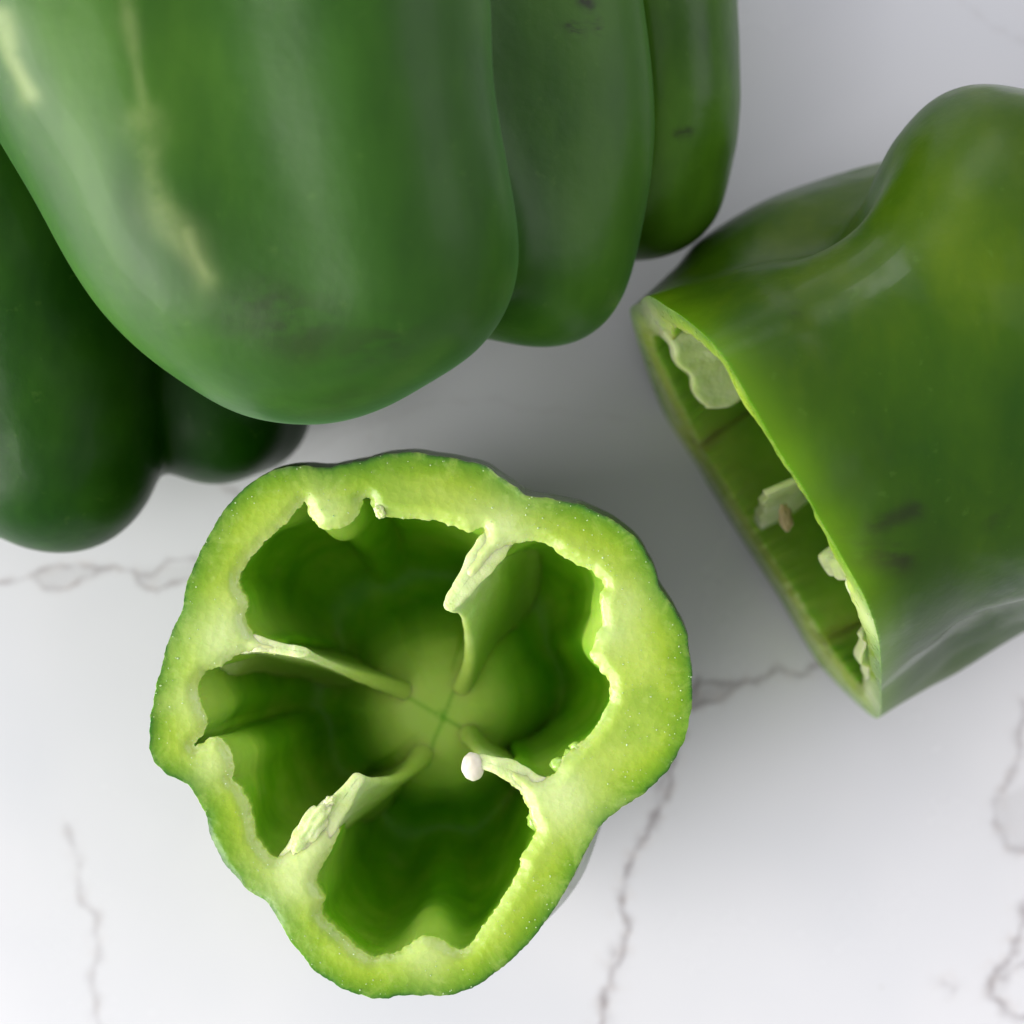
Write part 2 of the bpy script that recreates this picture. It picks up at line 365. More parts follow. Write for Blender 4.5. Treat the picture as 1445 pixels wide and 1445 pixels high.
t = thing('whole_bell_pepper', P(450, 0, 0.0), 'largest whole green bell pepper, light sheen on its left flank, pale scars', 'bell pepper', 'whole green bell peppers')
lobe_pepper('skin', [
    CH((408, 398, 6.2, 2.12), (318, 300, 6.2, 2.36), (250, 180, 6.2, 2.36), (180, 20, 6.2, 2.52), (140, -140, 6.2, 2.5)),
    CH((315, 410, 7.15, 1.05), (243, 260, 7.65, 1.0), (205, 60, 7.9, 1.0), (190, -140, 7.9, 1.1)),
    CH((558, 362, 6.9, 1.93), (522, 150, 7.4, 1.88), (505, 0, 7.5, 1.95), (470, -150, 7.5, 2.0)),
    CH((462, 408, 6.3, 2.02), (385, 150, 6.8, 1.9), (350, -140, 6.9, 2.0)),
    CH((764, 364, 4.2, 1.48), (800, 180, 4.4, 1.44), (775, -60, 4.6, 1.4)),
    CH((640, 330, 3.6, 1.60), (600, -120, 3.4, 2.4)),
    CH((430, 320, 3.4, 1.60), (350, -100, 3.6, 2.8))],
    P(460, 40, 5.6), M_skin_big, t, k=0.15,
    marks=[('pale', open_spline([(205, 170), (212, 240), (232, 300), (262, 345), (292, 392)], 14), 22, .20), ('pale', [(0, 25), (15, 80), (42, 132)], 15, .30),
           ('pale', open_spline([(262, 330), (275, 360), (290, 388)], 6), 13, .28), ('pale', [(178, 0), (190, 80), (205, 160)], 10, .16),
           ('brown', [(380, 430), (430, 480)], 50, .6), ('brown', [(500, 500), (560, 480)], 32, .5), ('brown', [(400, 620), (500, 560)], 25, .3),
           ('brown', [(808, 38), (812, 44)], 8, 1.2), ('brown', [(820, -2), (835, 8)], 7, 1.2), ('brown', [(838, 22), (842, 42)], 5, 1.1)])
t = thing('whole_bell_pepper', P(60, 350, 0.0), 'dark green whole bell pepper at the left edge, shaded beneath the large pepper', 'bell pepper', 'whole green bell peppers')
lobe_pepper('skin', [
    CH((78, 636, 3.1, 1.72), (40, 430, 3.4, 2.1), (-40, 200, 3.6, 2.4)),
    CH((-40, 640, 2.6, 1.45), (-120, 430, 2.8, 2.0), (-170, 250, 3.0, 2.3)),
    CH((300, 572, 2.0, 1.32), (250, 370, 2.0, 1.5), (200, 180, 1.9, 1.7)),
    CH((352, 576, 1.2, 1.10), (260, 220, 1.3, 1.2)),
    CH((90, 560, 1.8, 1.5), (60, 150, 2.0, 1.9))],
    P(90, 400, 2.4), M_skin_shaded, t, k=0.10, soft=45,
    )
t = thing('whole_bell_pepper', P(900, -20, 0.0), 'smaller yellowish green whole bell pepper peeking out to the right behind the large pepper', 'bell pepper', 'whole green bell peppers')
lobe_pepper('skin', [
    CH((915, 254, 2.7, 1.30), (935, 140, 3.0, 1.28), (915, -120, 3.1, 1.4)),
    CH((880, 260, 2.2, 1.25), (850, -150, 2.2, 1.9)),
    CH((800, 100, 1.9, 1.5), (770, -150, 1.9, 1.8))],
    P(885, 60, 2.4), M_skin_yel, t, k=0.15, soft=60,
    marks=[('brown', [(958, 190), (970, 186)], 7, .8)])

# ------------------------------------------------------------------ cut pepper shells (closed mesh: skin, cut face, lining)
DROP = 0.09
def rings_mesh(outer_rings, cut_o, cut_i, inner_rings, to3, step=0.055, cut_noise=0.010, pale_pts=(), pale_r=0.7, pale_lines=(), inner_pale=None, seed=3, rim_glow_w=0.5):
    """outer_rings / inner_rings: arrays (k, n, 3), first ring is the rim.  cut_o / cut_i: the rims in plane coords (n,2)."""
    no, ni = len(cut_o), len(cut_i)
    lo, hi = cut_o.min(0), cut_o.max(0); r = np.random.default_rng(seed)
    gx, gy = np.meshgrid(np.arange(lo[0], hi[0], step), np.arange(lo[1], hi[1], step)); g = np.stack([gx.ravel(), gy.ravel()], 1)+r.uniform(-.3, .3, (gx.size, 2))*step
    do = seg_dist(g, np.vstack([cut_o, cut_o[:1]])); di = seg_dist(g, np.vstack([cut_i, cut_i[:1]]))
    g = g[inside(g, cut_o) & ~inside(g, cut_i) & (do > step*.6) & (di > step*.6)]
    pts = np.vstack([cut_o, cut_i, g])
    edges = [(i, (i+1) % no) for i in range(no)]+[(no+i, no+(i+1) % ni) for i in range(ni)]
    vv, ee, ff, ov, oe, of = geometry.delaunay_2d_cdt([Vector(p) for p in pts], edges, [], 0, 1e-6)
    q = np.array([(v.x, v.y) for v in vv])
    cen = np.array([[sum(vv[i].x for i in f)/3, sum(vv[i].y for i in f)/3] for f in ff])
    ok = inside(cen, cut_o) & ~inside(cen, cut_i)
    d_o = seg_dist(q, np.vstack([cut_o, cut_o[:1]])); d_i = seg_dist(q, np.vstack([cut_i, cut_i[:1]]))
    z = np.zeros(len(q)); rr = r
    for fr in (2.2, 4.7, 9.0): 
        for _ in range(3): ph = rr.uniform(0, 6.28); th = rr.uniform(0, 6.28); z += cut_noise/fr*2*np.sin(fr*(q[:, 0]*np.cos(th)+q[:, 1]*np.sin(th))+ph)
    edge = np.minimum(sm(d_o, 0, 0.10), 1); z = z*edge-DROP*(1-sm(d_i, 0, 0.20))**1.3
    z[d_o < 1e-5] = 0; z[d_i < 1e-5] = -DROP
    cutV = to3(q, z); V = [cutV]; F = [tuple(f) for f, k in zip(ff, ok) if k]; fm = [1]*len(F)
    pale = np.zeros(len(q))
    for pp in pale_pts: pale = np.maximum(pale, pp[2]*np.exp(-(np.linalg.norm(q-np.array(pp[:2]), axis=1)/(pale_r*pp[3]))**2))
    for L_ in pale_lines: pale = np.maximum(pale, .95*np.exp(-(seg_dist(q, np.array(L_))/.30)**2))
    pale = np.maximum(pale, 0.30*np.exp(-(d_i/0.10)**2))
    A = dict(pale=[pale], dout=[np.clip(d_o, 0, 1)], rim=[np.ones(len(q))], brown=[np.zeros(len(q))])
    off = len(q)
    def add(rings, flip, mat, inner):
        nonlocal off
        k, n, _ = rings.shape; V.append(rings.reshape(-1, 3)); f = grid_faces(k, n, True, off, flip); F.extend(f); fm.extend([mat]*len(f))
        c = rings[-1].mean(0); V.append(c[None]); ci = off+k*n; last = off+(k-1)*n
        for j in range(n):
            tri = (last+j, last+(j+1) % n, ci); F.append(tri[::-1] if flip else tri); fm.append(mat)
        if inner:
            pl = inner_pale if inner_pale is not None else np.zeros((k, n)); A['pale'].append(np.append(pl.ravel(), pl[-1].mean()))
            A['rim'].append(np.zeros(k*n+1)); A['dout'].append(np.full(k*n+1, .6))
        else:
            dist = np.linalg.norm(rings-rings[0][None], axis=2); A['rim'].append(np.append(np.exp(-(dist/rim_glow_w)**1.6).ravel(), 0))  # painted glow fades with distance from the cut
            A['pale'].append(np.zeros(k*n+1)); A['dout'].append(np.zeros(k*n+1))
        A['brown'].append(np.zeros(k*n+1)); off += k*n+1
    add(outer_rings, True, 0, False); add(inner_rings, False, 2, True)
    V = np.vstack(V); A = {k: np.concatenate(v) for k, v in A.items()}
    return V, F, fm, A
def finish_shell(name, V, F, fm, A, mats, parent):
    o = mesh_obj(name, V, F, mats, parent, fm, A)
    bm = bmesh.new(); bm.from_mesh(o.data); bmesh.ops.remove_doubles(bm, verts=bm.verts, dist=2e-4*CM)
    bmesh.ops.recalc_face_normals(bm, faces=bm.faces)
    for e in bm.edges:
        fs = e.link_faces
        if len(fs) == 2 and fs[0].material_index != fs[1].material_index: e.smooth = not (0 in (fs[0].material_index, fs[1].material_index))
    bm.to_mesh(o.data); bm.free(); return o

# ---- A: the bottom half standing with its cut face up
ZR = 6.0
outA = [(395,661),(425,657),(455,660),(480,656),(510,650),(545,641),(575,638),(610,642),(645,648),(680,656),(700,668),(722,684),(745,699),(770,703),(795,707),(830,717),(865,735),(890,752),(912,780),(922,800),(930,825),(945,850),(958,870),(968,893),(974,930),(977,970),(974,1010),(965,1045),(950,1075),(935,1095),(905,1122),(870,1145),(848,1165),(830,1195),(815,1225),(795,1262),(770,1300),(740,1337),(700,1372),(670,1392),(640,1403),(600,1405),(572,1404),(545,1409),(510,1405),(475,1390),(445,1370),(420,1340),(400,1312),(388,1288),(378,1275),(350,1255),(325,1228),(306,1200),(298,1180),(290,1150),(275,1120),(258,1103),(232,1090),(218,1075),(211,1050),(212,1020),(218,980),(228,940),(236,910),(245,885),(256,865),(262,830),(275,795),(295,755),(320,715),(350,685),(375,669)]
inA = [(430,706),(436,728),(452,746),(472,746),(495,738),(508,722),(513,703),(521,700),(528,722),(548,731),(580,731),(615,736),(650,746),(668,750),(683,743),(681,760),(670,779),(656,799),(650,813),(666,822),(682,805),(700,784),(722,768),(745,763),(765,766),(790,782),(815,796),(838,810),(853,826),(846,850),(850,872),(842,900),(834,928),(846,946),(860,962),(861,985),(848,1012),(836,1035),(815,1052),(795,1068),(784,1092),(768,1099),(752,1094),(735,1085),(720,1079),(712,1097),(727,1112),(739,1126),(748,1152),(755,1175),(750,1190),(738,1205),(730,1232),(715,1260),(695,1290),(680,1310),(670,1327),(650,1342),(630,1332),(605,1322),(585,1327),(565,1343),(540,1350),(520,1349),(500,1335),(480,1318),(462,1300),(452,1282),(459,1268),(450,1258),(447,1240),(458,1217),(471,1190),(480,1168),(468,1154),(450,1160),(432,1174),(416,1194),(405,1205),(386,1213),(376,1200),(362,1182),(356,1158),(350,1130),(338,1110),(326,1102),(329,1082),(325,1060),(313,1044),(295,1042),(284,1051),(271,1053),(283,1041),(291,1022),(285,1000),(279,980),(281,960),(292,946),(312,940),(332,926),(352,919),(376,922),(392,923),(394,909),(372,902),(355,893),(349,884),(345,872),(349,856),(347,842),(337,830),(337,814),(355,786),(380,757),(402,740),(418,720)]
def planeA(pts): return np.array([P(x, y, ZR)[:2] for x, y in pts])
NO, NI = 620, 760
oA = resample_closed(closed_spline(planeA(outA), 2000), NO); iA = resample_closed(closed_spline(planeA(inA), 3000), NI)
def nrm2(p):
    t_ = np.roll(p, -2, 0)-np.roll(p, 2, 0); n_ = np.stack([t_[:, 1], -t_[:, 0]], 1); return n_/(np.linalg.norm(n_, axis=1)[:, None]+1e-9)
oA = oA+nrm2(oA)*noise1(NO, [40, 90, 200], 0.008, 0.7, 5)[:, None]
iA0 = smooth_closed(iA, 2)+nrm2(iA)*noise1(NI, [30, 75, 150, 280], 0.011, 0.85, 6)[:, None]
CA = P(622, 1003, 3.0); axA = P(594, 1023, ZR)[:2]
# outer shell: rim down to the foot
prof = open_spline([(1, 6.0), (1.012, 5.3), (1.02, 4.3), (1.0, 3.0), (.93, 1.7), (.82, .8), (.66, .25), (.48, .06), (.30, .35), (.15, .8), (.04, 1.1)], 70)
oS = smooth_closed(oA, 12); base = P(610, 990, 3.0)[:2]; rings = []
angO = np.arctan2(oA[:, 1]-axA[1], oA[:, 0]-axA[0])
bul = np.exp(-((((angO-math.radians(-46)+np.pi) % (2*np.pi))-np.pi)/0.30)**2)
for s_, z_ in prof:
    k = sm(np.array(6-z_), 0, 2.0); p = oA*(1-k)+oS*k; cc = axA*(1-(6-z_)/6*.75)+base*((6-z_)/6*.75)
    lob = 1+0.075*bul*sm(np.array(6-z_), 0, 1.8)*sm(np.array(z_), .0, 2.0)
    foot = 0.0
    ring = cc+(p-axA)*(s_*lob)[:, None]
    rings.append(np.column_stack([ring, np.full(NO, z_)]))
outA3 = np.array(rings); outA3[0, :, :2] = oA
# inner shell
g_ = open_spline([(0, 6.0), (-.02, 5.4), (-.045, 4.6), (-.03, 3.6), (.05, 2.6), (.14, 1.8), (.25, 1.35), (.38, 1.5), (.50, 2.15), (.60, 2.75), (.78, 3.08), (.97, 3.16)], 90)
ribs_base = [P(x, y, ZR)[:2] for x, y in ((705, 765), (325, 905), (415, 1225), (790, 1120))]
bumps = [P(x, y, ZR)[:2] for x, y in ((862, 890), (880, 850), (300, 1075), (600, 1345), (455, 725), (275, 990))]
wb = np.zeros(NI)
for b in bumps: wb = np.maximum(wb, np.exp(-(np.linalg.norm(iA-b, axis=1)/.55)**2))
for b in ribs_base: wb = np.maximum(wb, .7*np.exp(-(np.linalg.norm(iA-b, axis=1)/.5)**2))
iS = smooth_closed(iA, 14); iSS = smooth_closed(iA, 160); rings = []
for gg, zz in g_:
    k1 = sm(np.array(6-zz), 0, .7); k2 = max(float(sm(np.array(gg), .0, .25)), .55*float(sm(np.array(6-zz), .6, 2.6)))
    p = iA0*(1-k1)+iS*k1; p = p*(1-k2)+iSS*k2
    dd = iSS-CA[:2]; rd = np.linalg.norm(dd, axis=1)[:, None]; k3 = float(sm(np.array(gg), .08, .42))
    rr4 = rd.mean()*(.75+.25*rd/rd.mean()); p = p*(1-k3)+(CA[:2]+dd/rd*rr4)*k3
    dcen = CA[:2]-p; dcen = dcen/np.linalg.norm(dcen, axis=1)[:, None]; dep = float(sm(np.array(6-zz), .0, 1.3))
    p = p+dcen*((wb*.34+.05)*dep*max(0, 1-1.6*gg))[:, None]
    ring = p+(CA[:2]-p)*gg
    cs = axA+(CA[:2]-axA)*min(1, (6-zz)/3.25)*0.6-axA
    ring = ring+cs*(1-max(0, gg))
    rings.append(np.column_stack([ring, np.full(NI, zz)]))
inA3 = np.array(rings); inA3[0, :, :2] = iA0; inA3[:, :, 2] -= DROP*np.linspace(1, 0, len(rings))[:, None]
ip = np.zeros(inA3.shape[:2])
for b in ribs_base: ip = np.maximum(ip, .55*np.exp(-(np.linalg.norm(inA3[0, :, :2]-b, axis=1)/.5)**2)[None, :]*np.linspace(1, .6, len(g_))[:, None])
for b in bumps: ip = np.maximum(ip, .75*np.exp(-(np.linalg.norm(inA3[0, :, :2]-b, axis=1)/.5)**2)[None, :]*np.exp(-((6-g_[:, 1])/1.6)**2)[:, None])
boss = (.85*sm(g_[:, 0], .36, .60))[:, None]*np.ones(NI)
qb = PX(inA3).reshape(-1, 2)
for ln in ([(626, 1013), (636, 985), (660, 930)], [(626, 1013), (577, 985), (545, 972)], [(626, 1013), (676, 1041)], [(626, 1013), (612, 1045), (604, 1078)]):
    boss = boss*(1-.55*np.exp(-(seg_dist(qb, np.array(ln, float))/3.2)**2)).reshape(boss.shape)
ip = np.maximum(ip, boss)
ip = np.maximum(ip, (.75*np.exp(-(np.maximum(0, 6-g_[:, 1])/.28)**2))[:, None]*np.ones(NI))
pp = [(b[0], b[1], .95, .85) for b in ribs_base]+[(b[0], b[1], .55, .6) for b in bumps]
V, F, fm, A = rings_mesh(outA3, oA, iA0, inA3, lambda q, z: np.column_stack([q, ZR+z]), pale_pts=pp, pale_r=.62, pale_lines=[planeA(l) for l in (((712, 745), (690, 780), (655, 825)), ((325, 905), (350, 905), (400, 916)), ((415, 1235), (445, 1185), (480, 1150)), ((795, 1122), (755, 1108), (715, 1088)))], inner_pale=ip, rim_glow_w=.12)
TA = thing('cut_bell_pepper', (CA[0], CA[1], 0), 'hollow bottom half of a green bell pepper standing with its cut face up', 'bell pepper', 'halves of a cut bell pepper')
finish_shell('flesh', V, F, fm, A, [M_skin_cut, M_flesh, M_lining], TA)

def blade(name, levels, mat, parent, up=(0, 0, 1.0), jag=0.03, seed=0, dark=.9, rag=.012):
    """levels: list of polylines of (point3, half width), root to tip; lofted level to level into one closed thin wall."""
    r = np.random.default_rng(seed); LV = []
    nl = 34
    raw = [np.array([[*p, hw] for p, hw in lv], float) for lv in levels]
    m = 26; raw = np.array([open_spline(x, m) for x in raw])
    full = np.array([open_spline(raw[:, j], nl) for j in range(m)]).transpose(1, 0, 2)
    sarr = np.linspace(0, 1, m); rg_ = sum(r.normal(0, 1)*np.sin(f*6.28*sarr+r.uniform(0, 6.28))/math.sqrt(f) for f in (1.3, 2.6, 5))*sm(sarr, .15, .4)
    full[:, :, :3] += np.array(up, float)*(rag*rg_)[None, :, None]*np.exp(-np.arange(nl)/4.0)[:, None, None]
    Vs = []
    for i in range(nl):
        c = full[i, :, :3]; h = full[i, :, 3]
        tg = np.gradient(c, axis=0); upv = np.array(up, float); tg = tg-(tg@upv)[:, None]*upv; ln = np.linalg.norm(tg, axis=1)[:, None]+1e-9; tg = tg/ln
        n = np.cross(np.tile(upv, (m, 1)), tg)
        hh = h*(1+0.07*np.sin(np.arange(m)*.55+i*.35+seed)+0.05*np.sin(np.arange(m)*1.3-i*.5+2*seed)+r.normal(0, .012, m))
        L = c+n*hh[:, None]; R = c-n*hh[:, None]
        ta = np.linspace(0, np.pi, 9)[1:-1]; tipc = c[-1]; 
        tip = [tipc+n[-1]*hh[-1]*math.cos(a)+tg[-1]*hh[-1]*math.sin(a)*1.1 for a in ta]
        Vs.append(np.vstack([L, tip, R[::-1]]))
    Vs = np.array(Vs); k = Vs.shape[1]
    # rounded caps: shrink extra rings at start
    def shrink(ring, f, dz):
        L_ = ring[:m]; R_ = ring[m+7:][::-1]; mid = (L_+R_)/2
        out = ring.copy(); out[:m] = mid+(L_-mid)*f; out[m+7:] = (mid+(R_-mid)*f)[::-1]; out[m:m+7] = mid[-1]+(ring[m:m+7]-mid[-1])*f
        return out+dz
    d0 = Vs[0]-Vs[1]; d0 = d0/(np.linalg.norm(d0, axis=1)[:, None]+1e-9); h0 = full[0, :, 3].mean()
    d0 = np.tile(d0.mean(0), (k, 1))
    top = [shrink(Vs[0], f, d0*h0*g) for f, g in ((.0, .16), (.45, .155), (.75, .13), (.92, .07))]
    bot = [shrink(Vs[-1], f, 0) for f in (.5, 0.0)]
    allr = np.array(top+list(Vs)+bot); kk = len(allr)
    jit = r.normal(0, jag*.07, allr.shape); allr = allr+jit
    F = grid_faces(kk, k, True, 0, False)
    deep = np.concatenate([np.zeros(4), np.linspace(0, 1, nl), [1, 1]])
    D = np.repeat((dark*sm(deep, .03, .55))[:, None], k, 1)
    o = mesh_obj(name, allr.reshape(-1, 3), F, mat, parent, attrs=dict(deep=D.ravel()))
    bm = bmesh.new(); bm.from_mesh(o.data); bmesh.ops.remove_doubles(bm, verts=bm.verts, dist=1e-3*CM)
    for rg_ in (0, kk-1): pass
    bmesh.ops.recalc_face_normals(bm, faces=bm.faces); bm.to_mesh(o.data); bm.free()
    return o
def lv(pts): return [(P(x, y, z-(.05 if z > 5.6 else 0)), hw) for x, y, z, hw in pts]
M_r = M_rib
blade('rib', [
    lv([(728, 722, 5.75, .26), (705, 757, 5.93, .25), (682, 788, 5.99, .22), (655, 826, 5.99, .17), (636, 852, 5.97, .10)]),
    lv([(722, 725, 5.0, .40), (705, 760, 5.0, .22), (690, 790, 5.0, .18), (670, 830, 5.0, .12), (655, 868, 5.2, .06)]),
    lv([(722, 735, 3.8, .52), (712, 780, 3.8, .2), (700, 830, 3.8, .14), (682, 885, 3.8, .10), (664, 925, 4.2, .09)]),
    lv([(735, 760, 2.4, .62), (722, 810, 2.3, .26), (705, 870, 2.2, .18), (680, 930, 2.4, .14), (652, 968, 3.12, .16)]),
    lv([(740, 790, 1.2, .5), (722, 850, 1.1, .4), (700, 910, 1.2, .35), (668, 965, 1.8, .25), (627, 1003, 2.86, .22)])], M_r, TA, seed=1)
blade('rib', [
    lv([(300, 916, 5.65, .14), (335, 911, 5.86, .13), (362, 908, 5.98, .12), (400, 916, 5.98, .085), (428, 920, 5.97, .08)]),
    lv([(310, 912, 5.0, .40), (345, 910, 5.0, .17), (380, 914, 5.0, .1), (420, 922, 5.0, .07), (462, 936, 5.1, .05)]),
    lv([(325, 915, 3.8, .52), (370, 915, 3.8, .17), (420, 925, 3.8, .12), (470, 938, 3.8, .10), (510, 955, 4.1, .09)]),
    lv([(345, 920, 2.4, .62), (400, 922, 2.3, .26), (460, 935, 2.2, .18), (520, 955, 2.4, .14), (565, 973, 3.12, .16)]),
    lv([(370, 930, 1.2, .5), (430, 935, 1.1, .4), (490, 950, 1.2, .3), (550, 970, 1.8, .25), (618, 1000, 2.86, .22)])], M_r, TA, seed=2)
blade('rib', [
    lv([(395, 1262, 5.75, .30), (418, 1225, 5.92, .30), (445, 1180, 5.98, .25), (474, 1142, 5.98, .16), (503, 1101, 6.0, .11)]),
    lv([(400, 1255, 5.0, .40), (425, 1215, 5.0, .26), (455, 1175, 5.0, .18), (490, 1140, 5.0, .12), (528, 1103, 5.2, .06)]),
    lv([(410, 1240, 3.8, .52), (440, 1200, 3.8, .22), (475, 1165, 3.8, .16), (520, 1130, 3.8, .12), (562, 1098, 4.1, .09)]),
    lv([(425, 1220, 2.4, .62), (460, 1180, 2.3, .26), (500, 1145, 2.2, .20), (545, 1110, 2.4, .14), (592, 1070, 3.12, .16)]),
    lv([(445, 1200, 1.2, .5), (480, 1160, 1.1, .4), (520, 1125, 1.2, .35), (570, 1085, 1.8, .25), (621, 1012, 2.86, .22)])], M_r, TA, seed=3)
blade('rib', [
    lv([(830, 1142, 5.65, .30), (790, 1126, 5.82, .26), (752, 1108, 5.96, .19), (718, 1086, 5.98, .15), (679, 1074, 5.97, .11)]),
    lv([(825, 1138, 5.0, .40), (785, 1120, 5.0, .25), (750, 1105, 5.0, .17), (715, 1085, 5.0, .12), (682, 1068, 5.1, .07)]),
    lv([(815, 1130, 3.8, .52), (775, 1112, 3.8, .22), (740, 1095, 3.8, .16), (705, 1075, 3.8, .12), (672, 1055, 4.0, .09)]),
    lv([(795, 1120, 2.4, .62), (755, 1100, 2.3, .26), (720, 1080, 2.2, .18), (690, 1055, 2.4, .14), (660, 1035, 3.05, .16)]),
    lv([(775, 1100, 1.2, .5), (740, 1080, 1.1, .4), (705, 1060, 1.2, .35), (675, 1035, 1.8, .25), (628, 1007, 2.86, .22)])], M_r, TA, seed=4)

def blob(name, c, rad, mat, parent, rot=(0, 0, 0), rough=0.06, seed=0, sub=4, attrs=None):
    bm = bmesh.new(); bmesh.ops.create_icosphere(bm, subdivisions=sub, radius=1.0)
    from mathutils import Euler, noise as mn
    e = Euler(rot); V = []
    for v in bm.verts:
        d = v.co.normalized(); k = 1+rough*mn.noise(d*2.1+Vector((seed, 0, 0)))*2+rough*.22*mn.noise(d*5+Vector((0, seed, 0)))
        p = Vector((d.x*rad[0], d.y*rad[1], d.z*rad[2]))*k; p.rotate(e); V.append((c[0]+p.x, c[1]+p.y, c[2]+p.z))
    F = [[v.index for v in f.verts] for f in bm.faces]; bm.free()
    return mesh_obj(name, V, F, mat, parent, attrs=dict(deep=np.zeros(len(V))))
blob('seed', P(667, 1082, 5.9), (.17, .23, .10), M_seed, TA, (0.3, 0.2, 0.25), 0.04, 3)
blob('torn_membrane', P(438, 1168, 5.98), (.17, .46, .13), M_rib, TA, (0.05, 0.1, -0.62), 0.17, 4, 5)
blob('torn_membrane', P(463, 1132, 6.03), (.06, .13, .06), M_rib, TA, (0.4, 0.1, -0.9), 0.30, 9, 4)
blob('torn_membrane', P(536, 722, 5.96), (.08, .10, .09), M_rib, TA, (0, 0, .3), 0.2, 2, 4)

# swollen cells on the inner edge
for (x, y, a, b_, sd) in ((791, 1079, .16, .12, 3), (804, 1068, .13, .09, 5), (817, 1055, .15, .09, 6), (755, 1160, .11, .14, 7), (758, 1144, .10, .11, 8)):
    blob('swollen_tissue', P(x, y, 5.82), (a, b_, .10), M_ves, TA, (0, 0, sd), .12, sd, 3)
# beads of juice on the cut face
def beads(parent, q_ok, n, seed):
    r = np.random.default_rng(seed); tmp = bmesh.new(); bmesh.ops.create_icosphere(tmp, subdivisions=1, radius=1.0)
    tv = np.array([v.co[:] for v in tmp.verts]); tf = [[v.index for v in f.verts] for f in tmp.faces]; tmp.free(); Vs, Fs, off = [], [], 0
    lo, hi = oA.min(0), oA.max(0); c = r.uniform(lo, hi, (n*5, 2)); c = c[inside(c, oA) & ~inside(c, iA0)]
    cl = np.array([math.sin(a*2.1+b*.7)+math.sin(a*.9-b*2.3) for a, b in c]); c = c[r.uniform(-2, 2, len(c)) < cl+.6][:n]
    for x, y in c:
        a = r.uniform(.005, .011)*(1.5 if r.random() < .07 else 1)
        Vs.append(tv*np.array([a*r.uniform(.8, 1.4), a*r.uniform(.8, 1.4), a*.8])+np.array([x, y, ZR+.012])); Fs += [[i+off for i in f] for f in tf]; off += len(tv)
    o = mesh_obj('juice_bead', np.vstack(Vs), Fs, M_bead, parent); o['kind'] = 'stuff'
beads(TA, None, 420, 21)

# ---- B: the top half lying on its side, cut face towards the lower left
e1 = np.array([0.523, -0.852, 0.0]); e1 /= np.linalg.norm(e1)
Pb = P(1024, 725, 0.0); Pt = P(1097, 633, 7.1); e2 = (Pt-Pb)-((Pt-Pb)@e1)*e1; e2 /= np.linalg.norm(e2); nB = np.cross(e1, e2)
if nB[0] < 0: nB = -nB
CAM = np.array([0, 0, HC])
def on_plane(px, py):
    d = P(px, py, 0)-CAM; t_ = ((Pb-CAM)@nB)/(d@nB); X = CAM+d*t_; return np.array([(X-Pb)@e1, (X-Pb)@e2])
outB = [(889,440),(900,429),(916,418),(940,432),(967,450),(1003,482),(1026,511),(1055,560),(1076,596),(1097,633),(1134,690),(1157,733),(1179,770),(1197,802),(1218,839),(1230,868),(1239,900),(1243,935),(1243,970),(1238,1014),(1215,998),(1175,958),(1154,934),(1133,900),(1105,851),(1066,790),(1035,742),(1005,693),(982,660),(951,614),(930,566),(906,499)]
cB = np.array([on_plane(x, y) for x, y in outB])

NB = 620; NIB = 620
oB = resample_closed(closed_spline(cB, 2400), NB)
if ((np.roll(oB, -1, 0)-oB)[:, 1]*(oB[:, 0])).sum() > 0: oB = oB[::-1]
oB = smooth_closed(oB, 6)
cenB = np.array([0.1, 3.5])
def toB(q, t): q = np.asarray(q, float); return Pb+q[..., :1]*e1+q[..., 1:2]*e2+np.asarray(t)[..., None]*nB
th_ = np.arctan2(oB[:, 1]-cenB[1], oB[:, 0]-cenB[0])
def radial(pts):
    p = closed_spline(np.array(pts, float), 720)-cenB; a = np.arctan2(p[:, 1], p[:, 0]); r = np.linalg.norm(p, axis=1); k = np.argsort(a)
    return np.interp(th_, a[k], r[k], period=2*np.pi)
def wavy(a, f=1.0): return [(cenB[0]+(u-cenB[0])*f, cenB[1]+(v-cenB[1])*f) for u, v in a]
s17 = [(-3.6,.9),(-4.22,2.1),(-3.95,3.4),(-3.35,4.5),(-3.22,5.2),(-2.85,6.2),(-2.0,7.05),(0,7.25),(1.4,7.0),(2.35,6.35),(3.0,5.25),(3.18,4.1),(3.75,2.95),(4.22,1.9),(3.7,.6),(2,.2),(0,.15),(-2,.15)]
s30 = [(-3.6,1.0),(-4.2,2.2),(-3.95,3.3),(-3.0,4.3),(-2.85,5.2),(-2.9,6.1),(-2.2,7.05),(-.6,7.5),(1.2,7.3),(2.65,6.5),(3.38,5.35),(3.42,4.2),(3.88,3.1),(4.2,2.1),(3.8,.8),(2,.4),(0,.35),(-2,.35)]
s45 = [(-3.2,1.1),(-3.88,2.3),(-3.6,3.2),(-3.3,3.9),(-3.8,5.0),(-3.62,6.3),(-2.8,7.3),(-1,7.8),(1.3,7.6),(2.9,6.8),(3.55,5.4),(3.6,4.1),(3.85,3.0),(4.25,2.2),(3.8,1.0),(2,.5),(0,.7),(-1.8,.6)]
s57 = [(-2.9,1.2),(-3.4,2.4),(-3.4,3.4),(-3.6,4.3),(-3.92,5.1),(-3.75,6.2),(-3.0,7.1),(-1,7.7),(1.3,7.6),(3,6.8),(3.7,5.4),(3.6,4.2),(3.9,3.2),(4.2,2.3),(3.7,1.1),(2,.6),(0,.9),(-1.6,.7)]
s69 = [(-2.3,1.6),(-2.8,2.6),(-2.7,3.6),(-2.8,4.4),(-2.95,5.1),(-2.8,6.0),(-2.3,6.8),(-.6,7.1),(1.1,7.1),(2.5,6.4),(3.1,5.3),(3.1,4.2),(3.3,3.2),(3.5,2.4),(3.1,1.4),(1.6,1.1),(0,1.3),(-1.3,1.2)]
keys_t = [0, 1.0, 1.7, 3.0, 4.5, 5.7, 6.9, 7.6, 7.9, 7.8, 7.5]
